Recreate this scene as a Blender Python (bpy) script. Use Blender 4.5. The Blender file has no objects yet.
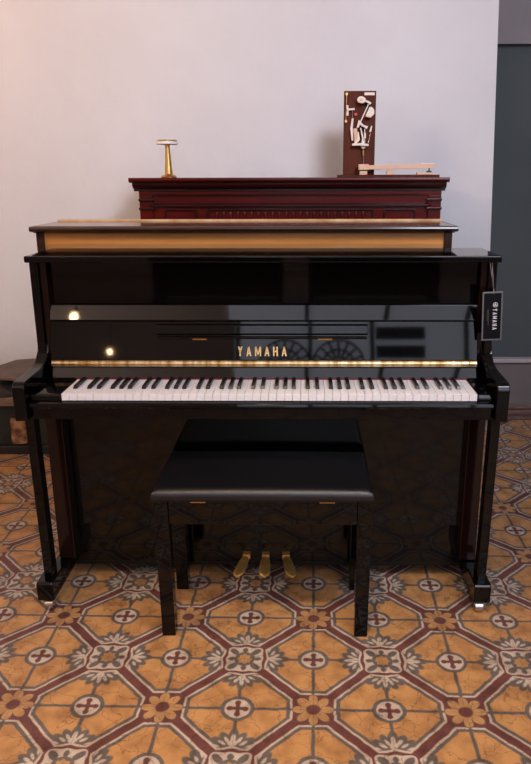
import bpy, bmesh, math, random
from mathutils import Vector, Matrix
random.seed(7)
C = bpy.context.scene.collection
PI = math.pi

# ------------------------------------------------------------------ materials
def new_mat(name):
    m = bpy.data.materials.new(name); m.use_nodes = True
    nt = m.node_tree
    return m, nt, nt.nodes['Principled BSDF']

def pbr(name, col, rough=.5, metal=0., spec=.5, coat=0., noise=0., nscale=8., bump=0., bscale=40., col2=None, emis=None, estr=0., stretch=None, alpha=None):
    m, nt, b = new_mat(name)
    b.inputs['Base Color'].default_value = (*col, 1)
    b.inputs['Roughness'].default_value = rough
    b.inputs['Metallic'].default_value = metal
    b.inputs['Specular IOR Level'].default_value = spec
    b.inputs['Coat Weight'].default_value = coat
    b.inputs['Coat Roughness'].default_value = .03
    tc = nt.nodes.new('ShaderNodeTexCoord'); mp = nt.nodes.new('ShaderNodeMapping')
    nt.links.new(tc.outputs['Object'], mp.inputs[0])
    if stretch: mp.inputs['Scale'].default_value = stretch
    if noise or col2:
        n = nt.nodes.new('ShaderNodeTexNoise'); n.inputs['Scale'].default_value = nscale; n.inputs['Detail'].default_value = 6
        nt.links.new(mp.outputs[0], n.inputs['Vector'])
        r = nt.nodes.new('ShaderNodeMix'); r.data_type = 'RGBA'
        c2 = col2 if col2 else tuple(c*(1-noise) for c in col)
        r.inputs['A'].default_value = (*col, 1); r.inputs['B'].default_value = (*c2, 1)
        mr = nt.nodes.new('ShaderNodeMapRange'); mr.inputs['From Min'].default_value = .35; mr.inputs['From Max'].default_value = .65
        nt.links.new(n.outputs['Fac'], mr.inputs['Value']); nt.links.new(mr.outputs[0], r.inputs['Factor'])
        nt.links.new(r.outputs['Result'], b.inputs['Base Color'])
    if bump:
        n2 = nt.nodes.new('ShaderNodeTexNoise'); n2.inputs['Scale'].default_value = bscale; n2.inputs['Detail'].default_value = 4
        nt.links.new(mp.outputs[0], n2.inputs['Vector'])
        bp = nt.nodes.new('ShaderNodeBump'); bp.inputs['Strength'].default_value = bump; bp.inputs['Distance'].default_value = .01
        nt.links.new(n2.outputs['Fac'], bp.inputs['Height']); nt.links.new(bp.outputs[0], b.inputs['Normal'])
    if emis:
        b.inputs['Emission Color'].default_value = (*emis, 1); b.inputs['Emission Strength'].default_value = estr
    return m

M = {}
M['ebony'] = pbr('polished ebony', (.0030, .0025, .0028), .035, spec=.45, bump=.012, bscale=3)
M['ebony_low'] = pbr('polished ebony lower panel', (.0040, .0033, .003), .06, spec=.48, bump=.012, bscale=3)
M['ebony_red'] = pbr('dark red cheek', (.016, .005, .004), .12, spec=.5)
M['satin'] = pbr('satin black', (.008, .007, .007), .28, spec=.5)
M['leather'] = pbr('black leatherette', (.010, .009, .011), 0.32, spec=.75, bump=.15, bscale=400)
M['ivory'] = pbr('white key plastic', (.90, .87, .88), .22, spec=.5)
M['blackkey'] = pbr('black key plastic', (.012, .012, .013), .22, spec=.6)
M['brass'] = pbr('brass', (.78, .52, .20), .28, metal=1, noise=.25, nscale=30)
M['hinge'] = pbr('hinge brass with painted reflections', (1, .84, .56), .34, metal=.85, col2=(.50, .29, .08), nscale=46, stretch=(1, .05, .05))  # light and dark blotches paint in the keys mirrored by the brass
M['pedal_brass'] = pbr('worn pedal brass', (.78, .50, .17), .40, metal=.75, noise=.2, nscale=40)
M['gold'] = pbr('gold letters', (.90, .62, .28), .38, metal=.75, emis=None)
M['steel'] = pbr('steel', (.6, .58, .56), .25, metal=1)
M['felt_red'] = pbr('red felt', (.25, .012, .03), .9)
M['felt_green'] = pbr('green felt', (.01, .12, .06), .9)
M['walnut_dark'] = pbr('dark walnut edge', (.055, .022, .014), .22, noise=.5, nscale=5, stretch=(.6, 6, 6))
M['walnut'] = pbr('honey walnut panel', (.66, .31, .090), .3, col2=(.54, .24, .065), nscale=5, stretch=(.5, 3, 6))
M['walnut_reflection'] = pbr('walnut darkened as reflection', (.50, .26, .10), .3, col2=(.40, .20, .07), nscale=5, stretch=(.5, 3, 6))  # darker copy of the walnut, coloured as its dim reflection
M['walnut_lid'] = pbr('walnut lid top', (.17, .075, .035), .12, col2=(.12, .05, .025), nscale=4, stretch=(.5, 3, 6))
M['lid_reflection'] = pbr('cream lid reflection', (.70, .50, .30), .4, col2=(.50, .28, .13), nscale=14)  # pale tone of a reflection on the polished lid
M['mahogany'] = pbr('red mahogany', (.115, .010, .008), .2, spec=.36, col2=(.065, .006, .005), nscale=4, stretch=(.6, 3, 5))
M['mahogany_dark'] = pbr('dark red mahogany', (.035, .006, .006), .2, spec=.5, coat=.2)
M['board_brown'] = pbr('brown board', (.125, .030, .015), .6, spec=.25, noise=.4, nscale=6, stretch=(5, 5, .7))
M['maple'] = pbr('pale maple', (.74, .50, .37), .5, noise=.1, nscale=10)
M['bone'] = pbr('pale felt and wood', (.78, .69, .62), .6)
M['white_disc'] = pbr('white marble disc', (.82, .80, .78), .3)
M['tag_black'] = pbr('black card', (.006, .006, .008), .5, spec=.2)
M['tag_edge'] = pbr('clear plastic sleeve edge', (.19, .185, .20), .3)
M['print'] = pbr('white print', (.85, .85, .88), .5, emis=(.8, .8, .85), estr=.0)
M['print_dim'] = pbr('bronze fine print', (.22, .15, .10), .5)
M['string'] = pbr('pale string', (.42, .33, .33), .8)
M['green_paint'] = pbr('dark green worn paint', (.028, .032, .026), .5, col2=(.014, .014, .012), nscale=14, bump=.2)
M['floral'] = pbr('worn floral panel', (.42, .24, .13), .7, col2=(.11, .045, .022), nscale=26, bump=.3)
M['plank'] = pbr('weathered plank', (.24, .16, .11), .7, noise=.4, nscale=10, stretch=(1, 8, 8))
M['slate'] = pbr('dusty grey board', (.19, .135, .11), .6, col2=(.12, .09, .075), nscale=9, bump=.2)
M['rag'] = pbr('dark crumpled cloth', (.030, .025, .024), .9, col2=(.06, .05, .045), nscale=30)
M['dark_iron'] = pbr('dark iron', (.02, .018, .017), .5)

def plaster(name, col, col2, bs=.25):
    m = pbr(name, col, .75, col2=col2, nscale=1.6, bump=bs, bscale=9)
    m.node_tree.nodes['Principled BSDF'].inputs['Specular IOR Level'].default_value = .2
    return m
M['plaster'] = plaster('white plaster', (.70, .70, .735), (.65, .645, .68))
M['plaster_grey'] = plaster('grey plaster', (.30, .275, .285), (.26, .24, .25))
M['greygreen'] = plaster('grey green painted wall', (.108, .122, .127), (.092, .106, .112), .12)
M['stone'] = plaster('grey stone skirting', (.23, .20, .195), (.18, .155, .155))
M['ledge'] = plaster('pale ledge', (.50, .47, .48), (.42, .39, .40))
M['dim_wall'] = plaster('warm dim wall', (.55, .43, .38), (.48, .38, .33))
M['ceil'] = plaster('ceiling', (.75, .68, .64), (.70, .63, .60))
M['daylight'] = pbr('far wall daylight glow', (.6, .6, .65), .6, emis=(.80, .86, 1.0), estr=1.9)  # glow added where the far wall catches daylight
M['ceiling_glow'] = pbr('ceiling glow panel', (.6, .6, .65), .6, emis=(.82, .87, 1.0), estr=2.0)  # added overhead glow, for top light and grey reflections
M['bulb'] = pbr('lamp glass', (1, .9, .75), .5, emis=(1, .66, .36), estr=90)

# ---- floor: patterned cement tiles, all arithmetic on object coordinates
class X:
    nt = None
    def __init__(s, v): s.v = v
    @staticmethod
    def op(o, *a, clamp=False):
        n = X.nt.nodes.new('ShaderNodeMath'); n.operation = o; n.use_clamp = clamp
        for i, q in enumerate(a):
            q = q.v if isinstance(q, X) else q
            if isinstance(q, (int, float)): n.inputs[i].default_value = q
            else: X.nt.links.new(q, n.inputs[i])
        return X(n.outputs[0])
    def __add__(s, o): return X.op('ADD', s, o)
    __radd__ = __add__
    def __sub__(s, o): return X.op('SUBTRACT', s, o)
    def __rsub__(s, o): return X.op('SUBTRACT', o, s)
    def __mul__(s, o): return X.op('MULTIPLY', s, o)
    __rmul__ = __mul__
    def __truediv__(s, o): return X.op('DIVIDE', s, o)
def xmin(a, b): return X.op('MINIMUM', a, b)
def xmax(a, b): return X.op('MAXIMUM', a, b)
def xabs(a): return X.op('ABSOLUTE', a)
def hyp(a, b): return X.op('SQRT', a*a + b*b)
def inside(d, soft=.007): return X.op('MULTIPLY_ADD', d, -1./(2*soft), .5, clamp=True)     # d<0 -> 1

def floor_material():
    m, nt, b = new_mat('patterned cement tile'); X.nt = nt
    tc = nt.nodes.new('ShaderNodeTexCoord')
    # slight wobble as hand poured pigment
    sp = nt.nodes.new('ShaderNodeSeparateXYZ'); nt.links.new(tc.outputs['Object'], sp.inputs[0])
    nz = nt.nodes.new('ShaderNodeTexNoise'); nz.inputs['Scale'].default_value = 26; nz.inputs['Detail'].default_value = 2
    nt.links.new(tc.outputs['Object'], nz.inputs['Vector'])
    sc = nt.nodes.new('ShaderNodeSeparateColor'); nt.links.new(nz.outputs['Color'], sc.inputs[0])
    gx = X(sp.outputs[0])*5.0 + (X(sc.outputs[0]) - .5)*.04
    gy = X(sp.outputs[1])*5.0 + (X(sc.outputs[1]) - .5)*.04
    fx = xabs(X.op('FLOORED_MODULO', gx + 1., 2.) - 1.)
    fy = xabs(X.op('FLOORED_MODULO', gy + 1., 2.) - 1.)
    a = xmax(fx, fy); c = xmin(fx, fy)           # flower (0,0), circle (1,0), rosette (1,1)
    col = {'orange': (.60, .315, .090), 'cream': (.57, .46, .37), 'red': (.185, .062, .052), 'grey': (.175, .142, .128), 'amber': (.50, .26, .085)}
    layers = []
    diag = (a - c)*.70711
    r0 = hyp(a, c); u1 = 1. - a; r1 = hyp(u1, c)         # from flower, from circle
    p = 1. - c; q = 1. - a; r2 = hyp(p, q)               # from rosette (p>=q)
    # cross lines inside the octagon
    lines = xmin(c, u1)
    layers.append(('grey', inside(lines - .024)))
    # bands: union of diagonal band, flower field and rosette field
    flw = xmax(a - .262, (a + c)*.70711 - .335)
    flw = xmax(flw, (a - c*.9) - .235)                   # little inward cusp on each side
    ang2 = X.op('ARCTAN2', q, p)
    c4 = X.op('COSINE', ang2*4.); c8 = X.op('COSINE', ang2*8.)
    ros = r2 - (.318 - .022*c4 + .012*c8)
    band = xmin(xmin(diag - .050, flw), ros)
    def ell(px, qx, rot, la, lb):
        dx = p - px; dy = q - qx
        cs, sn = math.cos(rot), math.sin(rot)
        U = (dx*cs + dy*sn)*(1./la); V = (dy*cs - dx*sn)*(1./lb)
        return (hyp(U, V) - 1.)*min(la, lb)
    # fleur beyond the rosette on each axis, reaching into the octagons
    lobes = [ell(.475, .0, 0, .075, .030), ell(.455, .078, .55, .055, .024), ell(.405, .135, 1.0, .055, .022), ell(.355, .215, 1.25, .055, .018), ell(.40, .0, 0, .05, .06)]
    fl = lobes[0]
    for e_ in lobes[1:]: fl = xmin(fl, e_)
    layers.append(('grey', inside(fl - .040)))
    layers.append(('grey', inside(band - .092)))
    layers.append(('cream', inside(fl)))
    layers.append(('grey', inside(xabs(band - .050) - .010)*.0))
    layers.append(('cream', inside(band - .045)))
    layers.append(('red', inside(band - .012)))
    # flower: eight petals
    ang0 = X.op('ARCTAN2', c, a)
    pc = xabs(X.op('COSINE', ang0*4.))
    pet = r0 - (.125 + .150*X.op('POWER', pc, .6))
    layers.append(('grey', inside(pet - .014)))
    layers.append(('amber', inside(pet)))
    layers.append(('grey', inside(xabs(ang0 - .3927) - .02)*inside(r0 - .2)*.7))
    layers.append(('grey', inside(r0 - .100)*.6))
    layers.append(('red', inside(r0 - .088)))
    # rosette
    layers.append(('cream', inside(r2 - (.290 - .035*c4 + .015*c8))))
    layers.append(('grey', inside(ell(.158, .158, .7854, .088, .050))))
    layers.append(('grey', inside(ell(.190, 0., 0., .050, .040))))
    layers.append(('grey', inside(r2 - .150)))
    layers.append(('amber', inside(r2 - (.100 + .012*c8))))
    # circle with a cross
    layers.append(('grey', inside(r1 - .225)))
    layers.append(('cream', inside(r1 - .172)))
    mm = xmin(u1, c); MM = xmax(u1, c)
    cr = xmax(mm - .029, MM - .13)
    cr = xmin(cr, hyp(mm, MM - .105) - .042)
    layers.append(('red', inside(cr)))
    cur = None
    def mix(A, B, f, mode='MIX'):
        n = nt.nodes.new('ShaderNodeMix'); n.data_type = 'RGBA'; n.blend_type = mode
        for k, q_ in (('A', A), ('B', B)):
            if isinstance(q_, tuple): n.inputs[k].default_value = (*q_, 1)
            else: nt.links.new(q_, n.inputs[k])
        f = f.v if isinstance(f, X) else f
        if isinstance(f, (int, float)): n.inputs['Factor'].default_value = f
        else: nt.links.new(f, n.inputs['Factor'])
        return n.outputs['Result']
    # orange field varies from tile to tile and inside a tile
    n1 = nt.nodes.new('ShaderNodeTexNoise'); n1.inputs['Scale'].default_value = 5; n1.inputs['Detail'].default_value = 5
    nt.links.new(tc.outputs['Object'], n1.inputs['Vector'])
    cur = mix(col['orange'], (.47, .21, .055), n1.outputs['Fac'])
    for k, f in layers: cur = mix(cur, col[k], f)
    # straight border course along the recess wall
    yy = X(sp.outputs[1])
    far = inside(2.33 - yy, .005)
    cur = mix(cur, (.34, .26, .22), far)
    for y0, w, k in ((2.345, .012, 'red'), (2.42, .028, 'red'), (2.47, .008, 'grey'), (2.53, .022, 'red'), (2.375, .006, 'grey')):
        cur = mix(cur, col[k], inside(xabs(yy - y0) - w, .003))
    # grout, hairline cracks and grime
    gg = xmin(xabs(X.op('FLOORED_MODULO', X(sp.outputs[0])*5. + .5, 1.) - .5), xabs(X.op('FLOORED_MODULO', X(sp.outputs[1])*5. + .5, 1.) - .5))
    cur = mix(cur, (.07, .05, .04), inside(gg - .003, .003)*.5)
    vo = nt.nodes.new('ShaderNodeTexVoronoi'); vo.feature = 'DISTANCE_TO_EDGE'; vo.inputs['Scale'].default_value = 14
    ds = nt.nodes.new('ShaderNodeVectorMath'); ds.operation = 'MULTIPLY_ADD'
    n3 = nt.nodes.new('ShaderNodeTexNoise'); n3.inputs['Scale'].default_value = 9; n3.inputs['Detail'].default_value = 5
    nt.links.new(tc.outputs['Object'], n3.inputs['Vector'])
    nt.links.new(n3.outputs['Color'], ds.inputs[0]); ds.inputs[1].default_value = (.18, .18, .18); nt.links.new(tc.outputs['Object'], ds.inputs[2])
    nt.links.new(ds.outputs[0], vo.inputs['Vector'])
    cur = mix(cur, (.05, .03, .02), inside(X(vo.outputs['Distance']) - .010, .012)*.55)
    n2 = nt.nodes.new('ShaderNodeTexNoise'); n2.inputs['Scale'].default_value = 18; n2.inputs['Detail'].default_value = 8
    nt.links.new(tc.outputs['Object'], n2.inputs['Vector'])
    g = X.op('MULTIPLY_ADD', X(n2.outputs['Fac']), 3.0, -1.2, clamp=True)
    cur = mix(cur, (.52, .44, .40), g*.8, 'MULTIPLY')
    hs = nt.nodes.new('ShaderNodeHueSaturation'); hs.inputs['Saturation'].default_value = .88; hs.inputs['Value'].default_value = 1.0
    nt.links.new(cur, hs.inputs['Color'])
    nt.links.new(hs.outputs[0], b.inputs['Base Color'])
    b.inputs['Roughness'].default_value = .48
    b.inputs['Specular IOR Level'].default_value = .35
    return m

# ------------------------------------------------------------------ mesh helpers
def finish(name, bm, mat, parent=None, smooth=True, bevel=0., seg=2, origin=None):
    me = bpy.data.meshes.new(name)
    if origin is not None: bmesh.ops.translate(bm, verts=bm.verts, vec=-Vector(origin))
    bmesh.ops.recalc_face_normals(bm, faces=bm.faces)
    bm.to_mesh(me); bm.free()
    me.materials.append(M[mat] if isinstance(mat, str) else mat)
    o = bpy.data.objects.new(name, me); C.objects.link(o)
    if origin is not None: o.location = origin
    if parent is not None: o.parent = parent
    if smooth:
        for p in me.polygons: p.use_smooth = True
        md0 = None
        try: me.set_sharp_from_angle(angle=math.radians(38))
        except Exception: pass
    if bevel:
        md = o.modifiers.new('bevel', 'BEVEL'); md.width = bevel; md.segments = seg; md.limit_method = 'ANGLE'; md.angle_limit = math.radians(35)
        md.harden_normals = True
    return o

def add_box(bm, x0, x1, y0, y1, z0, z1, mtx=None):
    vs = [bm.verts.new((x, y, z)) for x in (x0, x1) for y in (y0, y1) for z in (z0, z1)]
    for f in ((0, 1, 3, 2), (4, 6, 7, 5), (0, 4, 5, 1), (2, 3, 7, 6), (0, 2, 6, 4), (1, 5, 7, 3)):
        bm.faces.new([vs[i] for i in f])
    if mtx is not None: bmesh.ops.transform(bm, matrix=mtx, verts=vs)
    return vs

def box(name, mat, parent, x0, x1, y0, y1, z0, z1, bevel=.0015, mtx=None):
    bm = bmesh.new(); add_box(bm, x0, x1, y0, y1, z0, z1, mtx)
    return finish(name, bm, mat, parent, True, bevel)

def add_prism(bm, prof, x0, x1, axis='x'):
    """profile of (y,z) pairs run along x; axis 'y': profile (x,z) along y; axis 'z': (x,y) along z"""
    def P(s, t, w):
        return (w, s, t) if axis == 'x' else ((s, w, t) if axis == 'y' else (s, t, w))
    A = [bm.verts.new(P(s, t, x0)) for s, t in prof]; B = [bm.verts.new(P(s, t, x1)) for s, t in prof]
    n = len(prof)
    bm.faces.new(A); bm.faces.new(B[::-1])
    for i in range(n): bm.faces.new((A[i], A[(i+1) % n], B[(i+1) % n], B[i]))
    return A + B

def prism(name, mat, parent, prof, x0, x1, axis='x', bevel=.001, mtx=None):
    bm = bmesh.new(); v = add_prism(bm, prof, x0, x1, axis)
    if mtx is not None: bmesh.ops.transform(bm, matrix=mtx, verts=v)
    return finish(name, bm, mat, parent, True, bevel)

def add_lathe(bm, prof, cx, cy, seg=28):
    rings = []
    for r, z in prof:
        rings.append([bm.verts.new((cx + r*math.cos(2*PI*k/seg), cy + r*math.sin(2*PI*k/seg), z)) for k in range(seg)])
    for a, b in zip(rings, rings[1:]):
        for k in range(seg): bm.faces.new((a[k], a[(k+1) % seg], b[(k+1) % seg], b[k]))
    bm.faces.new(rings[0][::-1]); bm.faces.new(rings[-1])

def add_tube(bm, pts, r, seg=10):
    pts = [Vector(p) for p in pts]; rings = []
    rr = r if isinstance(r, (list, tuple)) else [r]*len(pts)
    for i, p in enumerate(pts):
        d = (pts[min(i+1, len(pts)-1)] - pts[max(i-1, 0)]).normalized()
        up = Vector((0, 0, 1)) if abs(d.z) < .9 else Vector((0, 1, 0))
        s = d.cross(up).normalized(); t = s.cross(d)
        rings.append([bm.verts.new(p + (s*math.cos(2*PI*k/seg) + t*math.sin(2*PI*k/seg))*rr[i]) for k in range(seg)])
    for a, b in zip(rings, rings[1:]):
        for k in range(seg): bm.faces.new((a[k], a[(k+1) % seg], b[(k+1) % seg], b[k]))
    bm.faces.new(rings[0][::-1]); bm.faces.new(rings[-1])

def empty(name, loc, label, cat, group=None):
    o = bpy.data.objects.new(name, None); C.objects.link(o); o.location = loc; o.empty_display_size = .1
    o['label'] = label; o['category'] = cat
    if group: o['group'] = group
    bpy.context.view_layer.update()
    return o
def adopt(root):
    """children were modelled in world coordinates: shift them under the root's base point"""
    off = Vector(root.location)
    for ch in root.children:
        ch.location = Vector(ch.location) - off
def tag(o, label, cat, group=None):
    o['label'] = label; o['category'] = cat
    if group: o['group'] = group
    return o
def struct(o): o['kind'] = 'structure'; return o

# letters built from strokes, in a unit box (width w, height 1)
def glyph(ch):
    t = .20
    if ch == 'Y': return [[(0, 1), (.24, 1), (.40, .60), (.40, 0), (.60-.18, 0), (.30, 0), (.20, 0), (.20, .45)]] and [
        [(0, 1), (.21, 1), (.41, .50), (.40, .36), (.21, .46)], [(.62, 1), (.41, 1), (.21, .50), (.22, .36), (.41, .46)], [(.21, .0), (.41, .0), (.41, .48), (.21, .48)]]
    if ch == 'A': return [[(0, 0), (.18, 0), (.40, 1), (.24, 1)], [(.64, 0), (.46, 0), (.24, 1), (.40, 1)], [(.13, .22), (.51, .22), (.48, .38), (.16, .38)]]
    if ch == 'M': return [[(0, 0), (.17, 0), (.17, 1), (0, 1)], [(.62, 0), (.79, 0), (.79, 1), (.62, 1)], [(.0, 1), (.20, 1), (.46, .12), (.33, .12)], [(.79, 1), (.59, 1), (.33, .12), (.46, .12)]]
    if ch == 'H': return [[(0, 0), (.19, 0), (.19, 1), (0, 1)], [(.43, 0), (.62, 0), (.62, 1), (.43, 1)], [(.1, .42), (.5, .42), (.5, .58), (.1, .58)]]
def add_word(bm, word, fn, h, pitch, depth):
    """fn maps (s along text, t up, d out) to world"""
    adv = 0
    for i, ch in enumerate(word):
        for poly in glyph(ch):
            A = [bm.verts.new(fn(adv + x*h*.82, y*h, depth)) for x, y in poly]
            B = [bm.verts.new(fn(adv + x*h*.82, y*h, 0)) for x, y in poly]
            n = len(poly); bm.faces.new(A); bm.faces.new(B[::-1])
            for k in range(n): bm.faces.new((A[k], A[(k+1) % n], B[(k+1) % n], B[k]))
        adv += pitch + (.1*h if ch == 'M' else 0)

# ------------------------------------------------------------------ the room
def quad(name, pts, mat):
    bm = bmesh.new(); bm.faces.new([bm.verts.new(p) for p in pts]); return bm

FO = Vector((.0233, 1.5531, 0))          # a flower centre of the tile pattern
bm = bmesh.new(); add_box(bm, -4.6, 4.6, -6.4, 4.35, -.1, 0)
fl = finish('floor', bm, floor_material(), None, False, origin=None)
R = Matrix.Rotation(-.0129, 4, 'Z')
fl.data.transform((Matrix.Translation(FO) @ R).inverted()); fl.matrix_world = Matrix.Translation(FO) @ R
struct(fl)

# white wall behind the pianos: its right-hand corner leans a little with age
WY = 3.86
bm = bmesh.new()
fr = [(-4.5, 0), (1.03, 0), (.87, 4.2), (-4.5, 4.2)]
A = [bm.verts.new((x, WY, z)) for x, z in fr]; B = [bm.verts.new((x, 4.3, z)) for x, z in fr]
bm.faces.new(A[::-1]); bm.faces.new(B)
for i in range(4): bm.faces.new((A[i], A[(i+1) % 4], B[(i+1) % 4], B[i]))
struct(finish('wall_back', bm, 'plaster', None, False))
struct(box('wall_recess', 'greygreen', None, .8, 4.5, 4.205, 4.32, .25, 2.03, 0))
struct(box('wall_recess_upper', 'plaster_grey', None, .8, 4.5, 4.17, 4.32, 2.03, 4.2, 0))
struct(box('baseboard_recess', 'stone', None, .8, 4.5, 4.17, 4.32, 0, .265, .004))
o = struct(box('trim_1', 'ledge', None, .8, 4.5, 4.15, 4.25, .265, .29, .005))
struct(box('wall_left', 'plaster', None, -4.6, -4.5, -6.4, 4.3, 0, 4.2, 0))
struct(box('wall_right', 'plaster', None, 4.5, 4.6, -6.4, 4.3, 0, 4.2, 0))
struct(box('ceiling', 'ceil', None, -4.6, 4.6, -6.4, 4.35, 4.2, 4.3, 0))
bm = bmesh.new()
for x in (.02, .80, 1.6, 2.5): add_box(bm, x-.02, x+.02, -5.2, -.6, 4.13, 4.169)
for y in (-3.6, -2.1): add_box(bm, -.75, 3.6, y-.02, y+.02, 4.14, 4.168)
struct(finish('added_bars', bm, 'dark_iron', None, False))  # bars added under the ceiling glow so dark lines mirror in the fallboard
o = box('glow_panel_2', 'ceiling_glow', None, -.75, 3.6, -5.2, -.6, 4.17, 4.199, 0); struct(o)  # added glowing panel, lights the room and greys the fallboard lip
# far wall behind the viewer, daylit by an added glow panel, with wrought fanlights
bm = bmesh.new()
YB = -6.0
add_box(bm, -4.6, -1.05, YB-.2, YB, 0, 4.2); add_box(bm, -1.05, 4.6, YB-.2, YB, 0, 1.2); add_box(bm, -1.05, 4.6, YB-.2, YB, 3.95, 4.2); add_box(bm, 3.7, 4.6, YB-.2, YB, 1.2, 3.95)
struct(finish('wall_front', bm, 'dim_wall', None, False))
bm = bmesh.new(); add_box(bm, -1.05, 3.7, YB-.12, YB-.1, 1.2, 3.95)
far_glow = struct(finish('glow_panel_1', bm, 'daylight', None, False))  # glowing sheet standing in for the daylit wall surface
bm = bmesh.new()
def fan(cx, cz, r):
    for rr in (r, r*.62, r*.3):
        add_tube(bm, [(cx + rr*math.cos(PI*k/18), YB-.05, cz + rr*math.sin(PI*k/18)) for k in range(19)], .018, 6)
    for k in range(1, 8):
        t = PI*k/8; add_tube(bm, [(cx + r*.3*math.cos(t), YB-.05, cz + r*.3*math.sin(t)), (cx + r*math.cos(t), YB-.05, cz + r*math.sin(t))], .018, 6)
    add_box(bm, cx-r-.05, cx+r+.05, YB-.07, YB-.03, cz-.04, cz)
fan(.50, 1.95, .38); fan(-.30, 1.95, .38)
for x in (-1.0, .08, 1.0, 2.4, 3.6): add_box(bm, x-.03, x+.03, YB-.08, YB-.02, 1.2, 3.95)
for z in (1.55, 2.75): add_box(bm, -1.05, 3.7, YB-.08, YB-.02, z-.02, z+.02)
for z in (1.88, 2.16, 2.44): add_box(bm, 1.06, 1.78, YB-.08, YB-.02, z-.09, z+.09)  # dark slabs added for the shelf shapes mirrored in the fallboard
g = finish('grille_and_added_slabs', bm, 'dark_iron', None, False); g.parent = far_glow

# ------------------------------------------------------------------ front piano
XC = -.130; HW = .7165
def make_front_piano():
    t = empty('upright_piano', (XC, 2.2, 0), 'glossy black upright piano with open keyboard, brass hinge strip and three brass pedals', 'piano')
    L, Rr = XC-HW, XC+HW
    XL, XR = L+.034, Rr-.034                     # inner faces of the arms
    # lid
    box('lid', 'ebony', t, XC-.7215, XC+.7215, 2.150, 2.40, 1.100, 1.120, .004)
    # case sides
    for s in (-1, 1):
        xo = XC + s*HW; xi = xo - s*.026
        box('case_side', 'ebony', t, min(xo, xi), max(xo, xi), 2.172, 2.44, .10, 1.0995, .005)
        ck = xi - s*.021
        box('cheek_strip', 'ebony_red', t, min(xi, ck), max(xi, ck), 2.186, 2.23, .785, 1.0995, .003)
        xe = xo - s*.003; ck = xo - s*.058
        box('lower_cheek_and_mirror', 'ebony_red', t, min(xe, ck), max(xe, ck), 2.164, 2.191, .088, .655, .003)  # red cheek widened to paint in its mirror image in the panel
    box('back_panel', 'satin', t, L+.026, Rr-.026, 2.41, 2.435, .10, 1.0995)
    box('upper_panel', 'ebony', t, L+.047, Rr-.047, 2.212, 2.228, .955, 1.0995, .002)
    box('lower_panel', 'ebony_low', t, L+.047, Rr-.047, 2.192, 2.212, .062, .655, .002)
    box('bottom_board', 'satin', t, L+.026, Rr-.026, 2.20, 2.43, .045, .075, .002)
    # arms with rounded fronts
    pr = [(2.19, .66)]
    pr += [(1.957, .66), (1.955, .752)]
    for k in range(1, 7):
        a = PI - PI/2*k/6; pr.append((1.980 + .025*math.cos(a), .752 + .025*math.sin(a)))
    pr += [(2.10, .781), (2.15, .790), (2.178, .818), (2.19, .85)]
    for s in (-1, 1):
        xo = XC + s*(HW+.004); xi = xo - s*.036
        prism('arm', 'ebony', t, pr, min(xo, xi), max(xo, xi), 'x', .003)
    # keybed and key slip
    box('keybed', 'ebony', t, XL, XR, 1.985, 2.30, .657, .700, .003)
    ks = [(1.988, .690), (1.976, .692), (1.972, .700), (1.974, .709), (1.981, .7125), (1.988, .7125)]
    prism('key_slip', 'ebony', t, ks, XL, XR, 'x', .0008)
    # white and black keys
    K0 = -.1065 - 26*.02358; P = .02358; zt = .735
    kw = []
    cuts = {0: (0, 1)}
    proto = None
    names = 'ABCDEFG'
    for i in range(52):
        bm = bmesh.new()
        x0 = K0 + i*P + .00045; x1 = K0 + (i+1)*P - .00045
        add_box(bm, x0, x1, 1.990, 2.150, zt-.021, zt)
        finish('white_key', bm, 'ivory', t, True, .0007, 2)
    # black keys: a sharp follows every white note but B and E
    off = {'A': .002, 'C': -.0025, 'D': .0025, 'F': -.003, 'G': 0.}
    for i in range(51):
        nm = names[i % 7]
        if nm in ('B', 'E'): continue
        xc = K0 + (i+1)*P + off[nm]
        bm = bmesh.new()
        pr2 = [(2.040, .7352), (2.048, .7445), (2.140, .7450), (2.140, .7352)]
        A = [bm.verts.new((xc-.0068, y, z)) for y, z in pr2]; B = [bm.verts.new((xc+.0068, y, z)) for y, z in pr2]
        for v in (A[1], A[2]): v.co.x += .0016
        for v in (B[1], B[2]): v.co.x -= .0016
        bm.faces.new(A); bm.faces.new(B[::-1])
        for k in range(4): bm.faces.new((A[k], A[(k+1) % 4], B[(k+1) % 4], B[k]))
        finish('black_key', bm, 'blackkey', t, True, .0012, 2)
    kl, kr = K0 - .003, K0 + 52*P + .003
    for (a, b) in ((XL, kl), (kr, XR)):
        pb = [(2.15, .70), (1.992, .70), (1.990, .722), (1.995, .731), (2.004, .7345), (2.13, .736), (2.15, .742)]
        prism('key_block', 'ebony', t, pb, a, b, 'x', .002)
    box('key_felt', 'felt_red', t, kl, kr, 2.1425, 2.150, .7355, .7385, .0005)
    # fallboard pieces
    fx0, fx1 = L+.047, Rr-.047
    def slab(name, mat, a, b, th, x0, x1, bev=.0015):
        ay, az = a; by, bz = b; d = Vector((by-ay, bz-az)).normalized(); n = Vector((d.y, -d.x))
        pf = [(ay, az), (by, bz), (by+n.x*th, bz+n.y*th), (ay+n.x*th, az+n.y*th)]
        return prism(name, mat, t, pf, x0, x1, 'x', bev)
    slab('fallboard_base', 'ebony', (2.144, .7380), (2.163, .774), .010, fx0, fx1)
    # brass hinge with knuckles
    bm = bmesh.new(); add_box(bm, fx0, fx1, 2.155, 2.162, .7745, .7935)
    n = 54; w = (fx1-fx0)/n
    for k in range(n):
        add_tube(bm, [(fx0 + k*w + .001, 2.1565, .785), (fx0 + (k+1)*w - .001, 2.1565, .785)], .0062, 8)
    hg = finish('brass_hinge', bm, 'hinge', t)
    lean = math.radians(11.5)
    A0 = Vector((2.158, .795)); A1 = A0 + Vector((math.sin(lean), math.cos(lean)))*.122
    leaf_ = slab('fallboard_leaf', 'ebony', tuple(A0), tuple(A1), .014, fx0, fx1)
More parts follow.
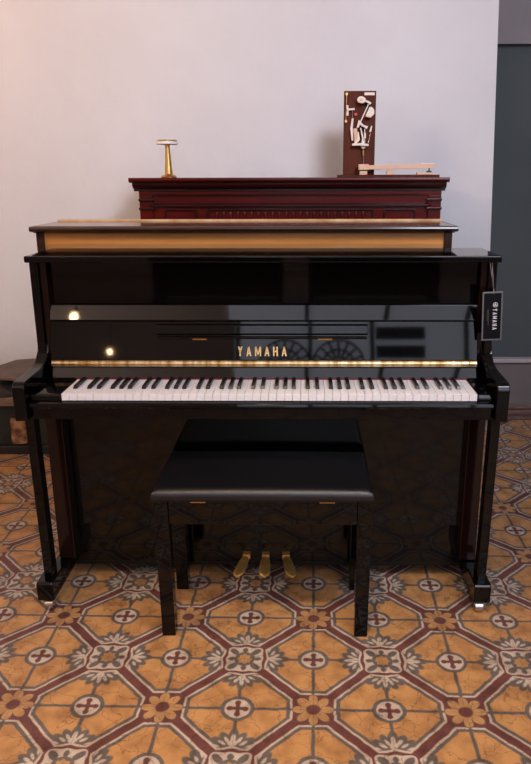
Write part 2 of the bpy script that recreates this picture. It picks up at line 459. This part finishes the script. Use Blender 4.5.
    # front lip of the fallboard, leaning further back, with a raised bead at its top
    B0 = (A1.x-.010, A1.y+.004); B1 = (B0[0]+.0235, B0[1]+.047)
    slab('fallboard_lip', 'ebony', B0, B1, .012, fx0, fx1, .003)
    # fold-out music desk on the leaf
    def on(s, d): # s up the leaf, d out of it
        return (A0.x + math.sin(lean)*s - math.cos(lean)*d, A0.y + math.cos(lean)*s + math.sin(lean)*d)
    m0, m1 = -.500, .152
    def leafx(u): return (u-296.1)/708.5*2.27 - .028
    m0, m1 = leafx(160), leafx(366)
    pf = [on(.079, .001), on(.079, .005), on(.083, .012), on(.108, .012), on(.113, .007), on(.114, .001)]
    md_ = prism('music_desk', 'ebony', t, pf, m0, m1, 'x', .0015)
    prism('music_desk_edge', 'ebony', t, [on(.066, .001), on(.066, .006), on(.072, .008), on(.0755, .001)], m0+.005, m1-.002, 'x', .001)
    for u in (202, 324.5):
        x = leafx(u); prism('desk_hinge', 'brass', md_, [on(.063, .001), on(.063, .0085), on(.0675, .0095), on(.0675, .001)], x-.022, x+.022, 'x', .0005)
    # maker's name in gold
    bm = bmesh.new()
    x0 = leafx(239.0)
    def fn(s, tt, d):
        y, z = on(.0125 + tt, .0005 + d); return (x0 + s, y, z)
    add_word(bm, 'YAMAHA', fn, .030, .0270, .0006)
    w_ = finish('gold_lettering', bm, 'gold', leaf_, False)
    w_['label'] = 'gold capital letters on the fallboard'
    # legs, toes, casters
    for s in (-1, 1):
        xo = XC + s*(HW+.003); xi = xo - s*.029
        a, b = min(xo, xi), max(xo, xi)
        bm = bmesh.new(); add_box(bm, a, b, 2.018, 2.062, .100, .657)
        for v in bm.verts:
            if v.co.z < .2 : v.co.x += -s*.006
        finish('leg', bm, 'ebony', t, True, .004)
        bm = bmesh.new(); xo2 = xo + (.004 if s > 0 else -.010); xi2 = xo - s*(.050 if s > 0 else .044)
        a, b = min(xo2, xi2), max(xo2, xi2)
        pf = [(1.985, .038), (1.983, .097), (1.990, .103), (2.085, .103), (2.11, .085), (2.42, .085), (2.42, .038)]
        toe_ = prism('toe', 'ebony', t, pf, a, b, 'x', .004)
        for y in (2.002, 2.37):
            bm = bmesh.new()
            cx = (a+b)/2 - s*.006
            add_tube(bm, [(cx-.012, y, .018), (cx+.012, y, .018)], .018, 18)
            add_box(bm, cx-.015, cx+.015, y-.004, y+.010, .02, .040)
            finish('caster', bm, 'steel', toe_)
    # pedals
    for px, tip in ((-.200, -.026), (-.134, 0.), (-.064, .024)):
        bm = bmesh.new()
        n = 14; secs = []
        for k in range(n+1):
            f = k/n; y = 2.215 - .135*f
            z = .092 - .020*f*f + .004*math.sin(f*PI)
            x = px + tip*f*f
            w = .0105 if f < .28 else .0105 + .0085*math.sin(min(1, (f-.28)/.5)*PI/2)
            if f > .88: w *= math.sqrt(max(.04, 1-((f-.88)/.125)**2))
            h = .006 if f < .28 else .005
            secs.append([bm.verts.new((x + w*math.cos(2*PI*j/14), y, z + h*math.sin(2*PI*j/14))) for j in range(14)])
        for a, b in zip(secs, secs[1:]):
            for j in range(14): bm.faces.new((a[j], a[(j+1) % 14], b[(j+1) % 14], b[j]))
        bm.faces.new(secs[0]); bm.faces.new(secs[-1][::-1])
        add_box(bm, px-.0125, px+.0125, 2.170, 2.192, .084, .102)
        finish('pedal', bm, 'pedal_brass', t)
    adopt(t)
    return t
make_front_piano()

# hang tag
def make_tag():
    # sleeve hangs by its string from the case's right side, turned slightly
    cx, y, z0, z1 = .565, 2.128, .866, 1.016
    t = empty('hang_tag', (cx, y, z0), 'black hang tag with white lettering hanging on a string from the black piano', 'tag')
    w = .0305
    rot = Matrix.Translation((cx, y, z1)) @ Matrix.Rotation(math.radians(-2.5), 4, 'Y') @ Matrix.Translation((-cx, -y, -z1))
    box('plastic_sleeve', 'tag_edge', t, cx-w, cx+w, y, y+.0025, z0, z1, .001, rot)
    card_ = box('card', 'tag_black', t, cx-w+.0045, cx+w-.0045, y-.001, y+.001, z0+.005, z1-.005, .0003, rot)
    bm = bmesh.new()
    def fn(s, tt, d):     # text runs downward, letters' tops toward the right
        return tuple(rot @ Vector((cx + .001 + tt, y - .0011 - d, z1 - .052 - s)))
    add_word(bm, 'YAMAHA', fn, .0135, .0112, .0004)
    finish('printed_name', bm, 'print', card_, False)
    bm = bmesh.new()      # ring with crossed tuning forks
    c0 = Vector((cx + .0085, y - .0013, z1 - .040))
    add_tube(bm, [tuple(rot @ (c0 + Vector((.0068*math.cos(2*PI*k/20), 0, .0068*math.sin(2*PI*k/20))))) for k in range(21)], .0009, 6)
    for k in range(3):
        a = PI/2 + k*2*PI/3
        d = Vector((math.cos(a), 0, math.sin(a))); e = Vector((-d.z, 0, d.x))*.0008
        for sgn in (-1, 1):
            add_tube(bm, [tuple(rot @ (c0 + d*.001 + e*sgn)), tuple(rot @ (c0 + d*.0058 + e*sgn))], .0005, 5)
        add_tube(bm, [tuple(rot @ (c0 - d*.004)), tuple(rot @ (c0 + d*.001))], .0006, 5)
    finish('round_emblem', bm, 'print', card_, False)
    bm = bmesh.new()
    for r_, (xa, L_) in enumerate(((-.012, .050), (-.0155, .038))):
        zz = z1 - .055
        for k in range(int(L_/.003)):
            p = rot @ Vector((cx + xa, y - .0012, zz - k*.003)); add_box(bm, p.x-.0007, p.x+.0007, p.y-.0002, p.y+.0002, p.z-.001, p.z+.001)
    finish('fine_print', bm, 'print_dim', card_, False)
    bm = bmesh.new()
    add_tube(bm, [(.560, 2.168, 1.0995), (.565, 2.155, 1.06), (cx+.002, 2.131, z1+.004), (cx+.002, 2.127, z1-.008)], .0009, 6)
    add_tube(bm, [(.566, 2.168, 1.0995), (.569, 2.150, 1.05), (cx+.004, 2.131, z1+.004), (cx+.003, 2.1275, z1-.008)], .0009, 6)
    finish('string', bm, 'string', t)
    adopt(t)
make_tag()

# ------------------------------------------------------------------ bench
def make_bench():
    x0, x1, y0, y1 = -.4415, .1985, 1.846, 2.165
    t = empty('piano_bench', ((x0+x1)/2, (y0+y1)/2, 0), 'black piano bench with padded leatherette seat in front of the black piano', 'bench')
    bm = bmesh.new()
    nx, ny = 40, 24; top = []
    def prof(f, r):     # rounded edge
        d = min(f, 1-f)
        return 1.
    zb, zt, e = .462, .490, .022
    grid = []
    for i in range(nx+1):
        row = []
        for j in range(ny+1):
            fx = i/nx; fy = j/ny
            x = x0 + (x1-x0)*(.5 - .5*math.cos(PI*fx)); y = y0 + (y1-y0)*(.5 - .5*math.cos(PI*fy))
            d = min(x-x0, x1-x, y-y0, y1-y)
            k = min(1, d/e); h = math.sqrt(max(0, 1-(1-k)**2))
            puff = .006*math.sin(PI*(x-x0)/(x1-x0))**.5*math.sin(PI*(y-y0)/(y1-y0))**.5
            row.append(bm.verts.new((x, y, zb + (zt-zb)*(.25+.75*h) + puff)))
        grid.append(row)
    for i in range(nx):
        for j in range(ny): bm.faces.new((grid[i][j], grid[i+1][j], grid[i+1][j+1], grid[i][j+1]))
    loop = [grid[i][0] for i in range(nx+1)] + [grid[nx][j] for j in range(1, ny+1)] + [grid[i][ny] for i in range(nx-1, -1, -1)] + [grid[0][j] for j in range(ny-1, 0, -1)]
    low = [bm.verts.new((v.co.x, v.co.y, zb)) for v in loop]
    for k in range(len(loop)): bm.faces.new((loop[k], loop[(k+1) % len(loop)], low[(k+1) % len(loop)], low[k]))
    bm.faces.new(low)
    finish('seat', bm, 'leather', t)
    box('seat_board', 'satin', t, x0+.003, x1-.003, y0+.003, y1-.003, .455, .462, .001)
    lx = (-.4455+.021, .2025-.021)
    ly = (1.862+.02, 2.135)
    X0, X1 = x0+.001, x1-.001
    for x in (X0+.0225, X1-.0225):
        for y in ly:
            bm = bmesh.new(); add_box(bm, x-.0215, x+.0215, y-.0215, y+.0215, 0, .455)
            for v in bm.verts:
                if v.co.z < .1: v.co.x += (-1 if x > -.1 else 1)*.004; v.co.x = x + (v.co.x-x)*.93
            finish('leg', bm, 'ebony', t, True, .003)
    box('apron', 'ebony', t, X0+.044, X1-.044, 1.866, 1.884, .375, .455, .002)
    box('apron', 'ebony', t, X0+.044, X1-.044, 2.130, 2.148, .375, .455, .002)
    box('apron', 'ebony', t, X0+.012, X0+.030, 1.904, 2.113, .375, .455, .002)
    box('apron', 'ebony', t, X1-.030, X1-.012, 1.904, 2.113, .375, .455, .002)
    for x in (-.308, .065):
        box('seat_hinge', 'brass', t, x-.022, x+.022, 1.858, 1.8655, .4475, .4545, .0008)
    adopt(t)
make_bench()

# ------------------------------------------------------------------ walnut piano (turned away)
def make_walnut():
    a, b = -.985, .543
    t = empty('upright_piano', ((a+b)/2, 2.8, 0), 'honey brown walnut upright piano standing between the black piano and the red one', 'piano')
    pf = [(2.575, 1.160), (2.566, 1.163), (2.562, 1.170), (2.565, 1.177), (2.572, 1.179), (2.90, 1.179), (2.90, 1.160)]
    prism('lid', 'walnut_dark', t, pf, a, b, 'x', .001)
    box('lid_top', 'walnut_lid', t, a+.012, b-.012, 2.575, 2.86, 1.179, 1.1805, .0005)
    box('lid_reflection_strip', 'lid_reflection', t, a+.004, b-.004, 2.862, 2.888, 1.179, 1.1868, .001)  # pale strip paints in the reflection along the lid's back edge
    prism('cornice', 'walnut_dark', t, [(2.588, 1.155), (2.574, 1.160), (2.89, 1.160), (2.89, 1.155)], a+.008, b-.008, 'x', .001)
    for s, x in ((1, a+.013), (-1, b-.015)):
        box('case_side', 'walnut_dark', t, min(x, x+s*.028), max(x, x+s*.028), 2.592, 2.89, .06, 1.155, .002)
    box('panel', 'walnut', t, a+.040, b-.042, 2.60, 2.62, 1.115, 1.155, .001)
    box('panel_reflection_strip', 'walnut_reflection', t, a+.040, b-.042, 2.599, 2.62, .98, 1.115, .0005)  # darker strip paints in the panel's reflection in the black lid
    box('lower_panel', 'walnut', t, a+.040, b-.042, 2.60, 2.62, .08, .98, .001)
    box('front_panel', 'walnut', t, a+.040, b-.042, 2.86, 2.88, .06, 1.155, .001)
    box('keybed', 'walnut_dark', t, a+.033, b-.033, 2.895, 3.10, .62, .78, .006)
    for x in (a+.045, b-.085):
        box('leg', 'walnut_dark', t, x, x+.04, 3.03, 3.08, .06, .62, .004)
        box('toe', 'walnut_dark', t, x, x+.04, 2.60, 3.09, .0, .06, .004)
    adopt(t)
make_walnut()

# ------------------------------------------------------------------ mahogany piano with carved cornice
def make_mahogany():
    Y0 = 3.43; a, b = -.779, .636              # case
    t = empty('upright_piano', ((a+b)/2, 3.6, 0), 'tall red mahogany upright piano with carved cornice against the white wall', 'piano')
    H0 = 1.344
    pf = [(Y0-.055, H0-.010), (Y0-.053, H0), (Y0+.30, H0), (Y0+.30, H0-.022), (Y0-.040, H0-.022), (Y0-.050, H0-.018)]
    prism('lid', 'mahogany', t, pf, a-.034, b+.026, 'x', .001)
    cor = [(Y0-.038, H0-.022)]
    for k in range(7):
        f = k/6*PI/2; cor.append((Y0-.008 - .030*math.cos(f), H0-.026 - .024*math.sin(f)))
    cor += [(Y0-.008, H0-.060), (Y0+.28, H0-.060), (Y0+.28, H0-.022)]
    prism('cornice', 'mahogany_dark', t, cor, a-.022, b+.016, 'x', .0008)
    # bead course under the cornice
    bm = bmesh.new(); add_box(bm, a, b, Y0-.004, Y0+.02, H0-.078, H0-.060)
    n = 64; xa, xb = a+.10, b-.10
    for k in range(n):
        x = xa + (xb-xa)*(k+.5)/n
        add_box(bm, x-.0055, x+.0055, Y0-.012, Y0, H0-.076, H0-.063)
    bc = finish('bead_course', bm, 'mahogany', t, True, .001)
    box('frieze', 'mahogany', t, a+.045, b-.045, Y0+.006, Y0+.022, H0-.130, H0-.078, .001)
    prism('frieze_moulding', 'mahogany_dark', t, [(Y0-.006, H0-.130), (Y0-.006, H0-.122), (Y0+.006, H0-.115), (Y0+.02, H0-.115), (Y0+.02, H0-.130)], a+.045, b-.045, 'x', .0008)
    up_ = box('upper_panel', 'mahogany', t, a+.045, b-.045, Y0+.010, Y0+.028, .83, H0-.130, .001)
    def frame(x0, x1, z0, z1, w=.007):
        bm = bmesh.new()
        for (p, q, r, s) in ((x0, x1, z1-w, z1), (x0, x1, z0, z0+w), (x0, x0+w, z0+w, z1-w), (x1-w, x1, z0+w, z1-w)):
            add_box(bm, p, q, Y0+.000, Y0+.0105, r, s)
        finish('panel_frame', bm, 'mahogany_dark', up_, True, .0015)
    zt = H0-.142
    frame(a+.115, a+.265, 1.02, zt); frame(b-.265, b-.115, 1.02, zt); frame(a+.315, b-.315, 1.02, zt)
    bm = bmesh.new()
    xs, xe = a+.345, b-.345; n = 22
    for k in range(n):
        x = xs + (xe-xs)*(k+.5)/n
        add_lathe(bm, [(.004, 1.03), (.009, 1.05), (.005, 1.07), (.011, 1.12), (.005, 1.155), (.010, 1.175), (.006, zt-.012)], x, Y0+.010, 10)
    sp = finish('spindle_grille', bm, 'mahogany', up_)
    for s, x in ((1, a), (-1, b)):
        box('case_side', 'mahogany_dark', t, min(x, x+s*.03), max(x, x+s*.03), Y0+.03, Y0+.29, .05, H0-.060, .002)
        pil_ = box('pilaster', 'mahogany', t, min(x, x+s*.060), max(x, x+s*.060), Y0-.006, Y0+.03, .83, H0-.078, .003)
        x2 = x - s*.003
        for z in (H0-.100, H0-.140):
            box('pilaster_capital', 'mahogany_dark', pil_, min(x2, x2+s*.072), max(x2, x2+s*.072), Y0-.014, Y0+.004, z-.006, z+.006, .003)
    box('back_panel', 'mahogany_dark', t, a+.03, b-.03, Y0+.262, Y0+.285, .05, H0-.061)
    box('keybed', 'mahogany', t, a, b, 3.175, Y0+.03, .60, .80, .008)
    box('lower_panel', 'mahogany', t, a+.03, b-.03, Y0+.02, Y0+.04, .06, .60)
    for x in (a+.005, b-.065):
        bm = bmesh.new(); add_lathe(bm, [(.028, .06), (.018, .12), (.030, .3), (.022, .45), (.034, .56), (.034, .60)], x+.03, 3.22, 20)
        finish('leg', bm, 'mahogany', t)
        box('toe', 'mahogany', t, x, x+.06, 3.19, Y0+.28, .0, .06, .004)
    adopt(t)
    return t
mah = make_mahogany()
# two more instruments stand across the room, facing back; the polish of the black piano mirrors them
def copy_tree(o, parent=None):
    c = o.copy(); C.objects.link(c)
    if parent: c.parent = parent
    for ch in list(o.children): copy_tree(ch, c)
    return c
for k, x in enumerate((-.95, .75)):
    c = copy_tree(mah); c.location = (x, -3.6, 0); c.rotation_euler = (0, 0, PI)
    c['label'] = 'dark red upright piano across the room behind the viewer, mirrored in the black polish'
    c['group'] = 'red pianos behind the viewer'

# ------------------------------------------------------------------ brass stand
def make_stand():
    x, y, z = -.640, 3.46, 1.344
    t = empty('brass_stand', (x, y, z), 'small brass pedestal stand with a white disc on top of the red piano', 'stand')
    bm = bmesh.new(); add_lathe(bm, [(.036, z), (.037, z+.005), (.034, z+.010), (.027, z+.013), (.018, z+.018)], x, y); finish('base', bm, 'brass', t)
    bm = bmesh.new(); add_lathe(bm, [(.0190, z+.017), (.0175, z+.03), (.0115, z+.125), (.0110, z+.148)], x, y); finish('stem', bm, 'brass', t)
    bm = bmesh.new(); add_lathe(bm, [(.012, z+.146), (.046, z+.148), (.050, z+.150), (.050, z+.160), (.048, z+.162)], x, y); finish('disc', bm, 'white_disc', t)
    bm = bmesh.new(); add_lathe(bm, [(.044, z+.162), (.046, z+.163), (.046, z+.168), (.043, z+.169)], x, y); finish('rim', bm, 'brass', t)
    adopt(t)
make_stand()

# ------------------------------------------------------------------ demonstration model of a piano action
def make_action():
    z = 1.344; x0, x1 = .180, .328; yb = 3.52
    t = empty('action_model', (.26, yb, z), 'piano action demonstration model on a tall brown board with hammer and pale wooden key', 'model')
    box('base_plate', 'board_brown', t, .155, .622, 3.42, 3.60, z, z+.012, .002)
    box('back_board', 'board_brown', t, x0, x1, yb, yb+.018, z+.012, 1.728, .002)
    yf = yb
    def P(u, v): # position on the board from the enlarged picture of it
        return (x0 + (u-50)/256*(x1-x0), 1.728 - (v-50)/680*(1.728-z-.012))
    def stick(name, mat, pts, w, d0=.004, d1=.018, bev=.001):
        """flat wooden piece following a polyline, thickness w in the board plane"""
        bm = bmesh.new(); Q = [Vector(P(*p)) for p in pts]; ws = w if isinstance(w, (list, tuple)) else [w]*len(Q)
        L_, R_ = [], []
        for i, q in enumerate(Q):
            d = (Q[min(i+1, len(Q)-1)] - Q[max(i-1, 0)]).normalized(); n = Vector((-d.y, d.x))*ws[i]/2
            L_.append(q+n); R_.append(q-n)
        poly = [tuple(v) for v in L_ + R_[::-1]]
        add_prism(bm, poly, yf-d1, yf-d0, 'y')
        return finish(name, bm, mat, t, True, bev)
    # hammer head: felt teardrop
    bm = bmesh.new(); hx, hz = P(182, 125); poly = []
    for k in range(24):
        a = 2*PI*k/24; r = .0165*(1 + .30*max(0, math.cos(a))**2); poly.append((hx + r*1.1*math.cos(a-.35), hz + r*.92*math.sin(a-.35)))
    add_prism(bm, poly, yf-.034, yf-.016, 'y'); hh_ = finish('hammer_head', bm, 'bone', t, True, .004, 3)
    bm = bmesh.new(); poly = [(hx+.0085*math.cos(2*PI*k/16), hz+.006*math.sin(2*PI*k/16)) for k in range(16)]
    add_prism(bm, poly, yf-.0355, yf-.033, 'y'); finish('hammer_core', bm, 'maple', hh_, True, .001)
    stick('hammer_head_moulding', 'bone', [(195, 125), (235, 140), (262, 155)], [.010, .009, .011], .012, .026)
    stick('hammer_shank', 'bone', [(245, 155), (178, 310)], .0055, .010, .020)
    stick('catcher_felt', 'felt_green', [(250, 165), (230, 220)], .008, .006, .0095)
    stick('hammer_butt', 'bone', [(160, 345), (175, 300), (200, 330)], [.010, .022, .012], .006, .022)
    stick('hammer_arm', 'bone', [(195, 325), (240, 345)], [.008, .013], .006, .020)
    # damper block with curved back
    bm = bmesh.new(); dx, dz = P(252, 225); poly = [(dx-.018, dz-.014), (dx+.012, dz-.018), (dx+.022, dz-.006)]
    for k in range(8): a = -.2 + k*.28; poly.append((dx+.004+.019*math.cos(a), dz+.001+.024*math.sin(a)))
    add_prism(bm, poly, yf-.024, yf-.001, 'y'); finish('damper_block', bm, 'bone', t, True, .002)
    stick('damper_groove', 'maple', [(222, 255), (268, 262)], .006, .0235, .026)
    # damper rod and rail at the left
    bm = bmesh.new(); a = P(70, 75); b = P(66, 292)
    add_tube(bm, [(a[0], yf-.006, a[1]), (b[0], yf-.006, b[1])], .0017, 8); rod_ = finish('side_rod', bm, 'brass', t)
    for q in ((70, 75), (67, 292)):
        bm = bmesh.new(); p = P(*q)
        add_tube(bm, [(p[0], yf-.010, p[1]), (p[0], yf, p[1])], .006, 12); finish('rod_knob', bm, 'brass', rod_)
    stick('rail_clip', 'bone', [(76, 165), (80, 205), (76, 248)], [.010, .008, .012], .006, .014)
    stick('rail_arm', 'bone', [(80, 200), (135, 195)], .009, .006, .016)
    stick('backcheck_wire', 'steel', [(118, 205), (120, 270)], .002, .006, .008)
    stick('backcheck', 'bone', [(120, 270), (112, 350), (122, 450)], [.009, .012, .008], .004, .016)
    stick('wippen_post', 'maple', [(140, 350), (150, 430), (145, 470)], [.020, .016, .012], .002, .020)
    stick('wippen_strut', 'bone', [(165, 380), (170, 440), (140, 480)], [.006, .014, .008], .020, .026)
    stick('jack', 'bone', [(185, 345), (205, 430), (205, 480)], [.006, .008, .014], .004, .018)
    stick('spring', 'steel', [(220, 350), (222, 470)], .005, .002, .007)
    stick('spring_block', 'bone', [(222, 385), (222, 430)], .009, .0075, .012)
    stick('regulating_wire', 'steel', [(268, 385), (250, 470)], .002, .006, .008)
    stick('regulating_spoon', 'bone', [(275, 330), (262, 380)], [.006, .010], .009, .014)
    stick('spoon_felt', 'felt_green', [(265, 335), (258, 375)], .006, .004, .0085)
    stick('wippen', 'bone', [(118, 482), (190, 480), (252, 486)], [.010, .012, .010], .018, .030)
    stick('wippen_heel', 'bone', [(210, 485), (212, 515)], [.028, .014], .004, .0175)
    bm = bmesh.new(); p = P(145, 237); add_tube(bm, [(p[0], yf-.012, p[1]), (p[0], yf, p[1])], .0065, 12); finish('red_button', bm, pbr('pink felt', (.6, .12, .10), .8), t)
    bm = bmesh.new(); a = P(211, 515); b = P(216, 640)
    add_tube(bm, [(a[0], yf-.012, a[1]), (b[0], yf-.012, b[1])], .0016, 8); finish('pilot_wire', bm, 'steel', t)
    bm = bmesh.new(); a = P(211, 530); b = P(212, 570)
    add_tube(bm, [(a[0], yf-.012, a[1]), (b[0], yf-.012, b[1])], .0050, 12); finish('capstan', bm, 'brass', t)
    a = P(212, 62); b = P(294, 85)
    box('name_plate', 'bone', t, a[0], b[0], yf-.002, yf, b[1], a[1], .0003)
    # the key lever with its rests
    ky0, ky1 = yf-.045, yf-.020
    rt = Matrix.Translation((.25, 0, z+.042)) @ Matrix.Rotation(math.radians(-1.2), 4, 'Y') @ Matrix.Translation((-.25, 0, -(z+.042)))
    bm = bmesh.new(); add_box(bm, .252, .606, ky0, ky1, z+.034, z+.054, rt); add_box(bm, .25, .298, ky0-.004, ky1+.004, z+.034, z+.060)
    finish('key_lever', bm, 'maple', t, True, .0015)
    box('key_felt', 'felt_green', t, .252, .296, ky0, ky1, z+.029, z+.034, .0005)
    box('key_rest', 'maple', t, .256, .292, ky0, ky1, z+.012, z+.029, .001)
    prism('balance_block', 'maple', t, [(.380, z+.012), (.420, z+.012), (.412, z+.034), (.388, z+.034)], ky0, ky1, 'y', .001)
    box('front_rest', 'maple', t, .525, .600, ky0-.005, ky1+.005, z+.012, z+.022, .001)
    bm = bmesh.new(); add_lathe(bm, [(.012, z+.022), (.012, z+.029), (.003, z+.029), (.003, z+.044)], .583, (ky0+ky1)/2, 14); finish('front_pin', bm, 'felt_green', t)
    box('key_cover', 'ivory', t, .540, .607, ky0-.001, ky1+.001, z+.060, z+.063, .0005)
    adopt(t)
make_action()

# ------------------------------------------------------------------ old trunk at the left, with a board and rag on it
def make_trunk():
    a, b, yf, yr = -1.95, -1.22, 3.34, 3.72
    t = empty('antique_trunk', ((a+b)/2, 3.5, 0), 'low dark green antique trunk with worn floral panel standing left of the pianos', 'trunk')
    box('plinth', 'dark_iron', t, a-.01, b+.01, yf-.015, yr, 0, .045, .004)
    body_ = box('body', 'green_paint', t, a, b, yf, yr, .045, .26, .004)
    box('ledge', 'plank', t, a-.02, b+.02, yf-.03, yr, .26, .30, .005)
    bm = bmesh.new(); n = 10
    x0, x1 = -1.480, -1.395
    rng = random.Random(3); pts = []
    for k in range(28):
        q = 2*PI*k/28; cx_, cz_ = (x0+x1)/2, .122
        w_, h_ = (x1-x0)/2, .072
        s_ = max(abs(math.cos(q)), abs(math.sin(q)))
        pts.append((cx_ + w_*math.cos(q)/s_*(1-.10*rng.random()), cz_ + h_*math.sin(q)/s_*(1-.10*rng.random())))
    add_prism(bm, pts, yf-.006, yf, 'y'); finish('floral_panel', bm, 'floral', body_, True, .001)
    adopt(t)
    # slumped rag
    bm = bmesh.new(); nx, ny = 26, 14; g = []
    rng = random.Random(5)
    for i in range(nx+1):
        row = []
        for j in range(ny+1):
            fx, fy = i/nx, j/ny
            e = math.sin(PI*min(1, max(0, fx)))**.4 * math.sin(PI*fy)**.35
            h = .300 + e*(.022 + (.010*math.sin(fx*19 + 3*fy) + .008*math.sin(fy*13 + fx*7)) + .008*rng.random())
            row.append(bm.verts.new((-1.86 + .48*fx + .012*math.sin(fy*17), 3.335 + .30*fy + .012*math.sin(fx*23), h)))
        g.append(row)
    for i in range(nx):
        for j in range(ny): bm.faces.new((g[i][j], g[i+1][j], g[i+1][j+1], g[i][j+1]))
    o = finish('crumpled_cloth', bm, 'rag', None, True, origin=(-1.62, 3.48, .300))
    tag(o, 'dark crumpled cloth heaped on the green trunk', 'cloth')
    # boards leaning over it
    bm = bmesh.new()
    top = [(-1.383, 3.335, .375), (-1.370, 3.50, .385), (-1.440, 3.73, .402), (-1.56, 3.69, .402), (-1.63, 3.55, .395), (-1.60, 3.40, .385), (-1.47, 3.395, .380)]
    A = [bm.verts.new(p) for p in top]; B = [bm.verts.new((x, y, z-.012)) for x, y, z in top]
    bm.faces.new(A); bm.faces.new(B[::-1])
    for k in range(7): bm.faces.new((A[k], A[(k+1) % 7], B[(k+1) % 7], B[k]))
    o = finish('slate_board', bm, 'slate', None, True, .002, origin=(-1.45, 3.5, .375))
    tag(o, 'dusty grey brown board lying over the dark cloth on the trunk', 'board')
make_trunk()

# ------------------------------------------------------------------ lamps and added fill lights
def lamp_fixture(x, y, z, label):
    t = empty('pendant_lamp', (x, y, z), label, 'lamp', 'warm pendant lamps behind the viewer')
    bm = bmesh.new(); add_lathe(bm, [(.010, z-.036), (.030, z-.024), (.035, z), (.028, z+.026), (.012, z+.045)], x, y, 18); finish('bulb', bm, 'bulb', t)
    bm = bmesh.new(); add_lathe(bm, [(.05, z+.035), (.03, z+.075), (.006, z+.085), (.006, 4.2)], x, y, 16); finish('cord_and_cap', bm, 'dark_iron', t)
    adopt(t)
lamp_fixture(-2.70, -5.3, 2.03, 'warm glass pendant lamp behind the viewer, reflected in the black fallboard')
lamp_fixture(-1.97, -.66, 3.50, 'warm glass pendant lamp near the ceiling at the left, above the tiled floor')

def area(name, loc, target, size, sizey, power, col):
    l = bpy.data.lights.new(name, 'AREA'); l.shape = 'RECTANGLE'; l.size = size; l.size_y = sizey; l.energy = power; l.color = col
    o = bpy.data.objects.new(name, l); C.objects.link(o); o.location = loc
    o.rotation_euler = (Vector(target) - Vector(loc)).to_track_quat('-Z', 'Y').to_euler()
    return o
def spot(name, loc, target, power, col, ang, rad, blend=.8):
    l = bpy.data.lights.new(name, 'SPOT'); l.energy = power; l.color = col; l.spot_size = math.radians(ang); l.shadow_soft_size = rad; l.spot_blend = blend
    o = bpy.data.objects.new(name, l); C.objects.link(o); o.location = loc
    o.rotation_euler = (Vector(target) - Vector(loc)).to_track_quat('-Z', 'Y').to_euler()
    return o
area('warm_light', (-3.2, .6, 3.0), (-1.5, 2.6, 0), .8, .6, 38, (1, .70, .42))
area('cool_light', (2.6, -2.6, 3.2), (.6, 3.6, 1.0), 1.8, 1.2, 25, (.82, .88, 1))
spot('floor_fill', (-.3, .2, 3.9), (.0, 1.05, 0), 330, (1, .83, .62), 42, .12, 1.0)  # added fill without a fixture, brightens the near floor

a = area('wall_fill_warm', (-2.6, 1.6, 3.3), (-2.0, 3.86, 2.7), .6, .6, 13, (1, .68, .47)); a.data.spread = math.radians(110)  # added warm fill for the wall, no lamp there
a = area('wall_fill_cool', (1.2, .6, 3.2), (-.2, 3.86, 1.25), .9, .7, 15, (.84, .88, 1)); a.data.spread = math.radians(90)  # added cool fill for the wall, no lamp there
spot('ceiling_fill', (-2.6, -1.6, 2.5), (-1.9, -1.2, 4.2), 260, (1, .80, .68), 150, .15, .6)  # added fill on the ceiling, lifts its reflection in the fallboard lip
spot('far_wall_fill', (-2.8, -3.2, 3.4), (-2.6, -6, 2.0), 160, (1, .82, .72), 110, .15, .8)  # added fill on the far wall, lifts its reflection in the fallboard
w = bpy.data.worlds.new('world'); bpy.context.scene.world = w; w.use_nodes = True
w.node_tree.nodes['Background'].inputs[0].default_value = (.6, .68, .85, 1); w.node_tree.nodes['Background'].inputs[1].default_value = .5

# ------------------------------------------------------------------ camera
cd = bpy.data.cameras.new('camera'); cam = bpy.data.objects.new('camera', cd); C.objects.link(cam)
cd.sensor_fit = 'VERTICAL'; cd.sensor_height = 36; cd.lens = 708.5/764*36
cd.shift_x = -30.64/764; cd.clip_start = .05
cam.matrix_world = Matrix.Translation((0, 0, 1.351)) @ Matrix.Rotation(.0128, 4, 'Z') @ Matrix.Rotation(PI/2 - .2829, 4, 'X') @ Matrix.Rotation(-.0021, 4, 'Z')
bpy.context.scene.camera = cam
sc = bpy.context.scene
sc.view_settings.view_transform = 'Standard'; sc.view_settings.look = 'None'; sc.view_settings.exposure = .2; sc.view_settings.gamma = .87
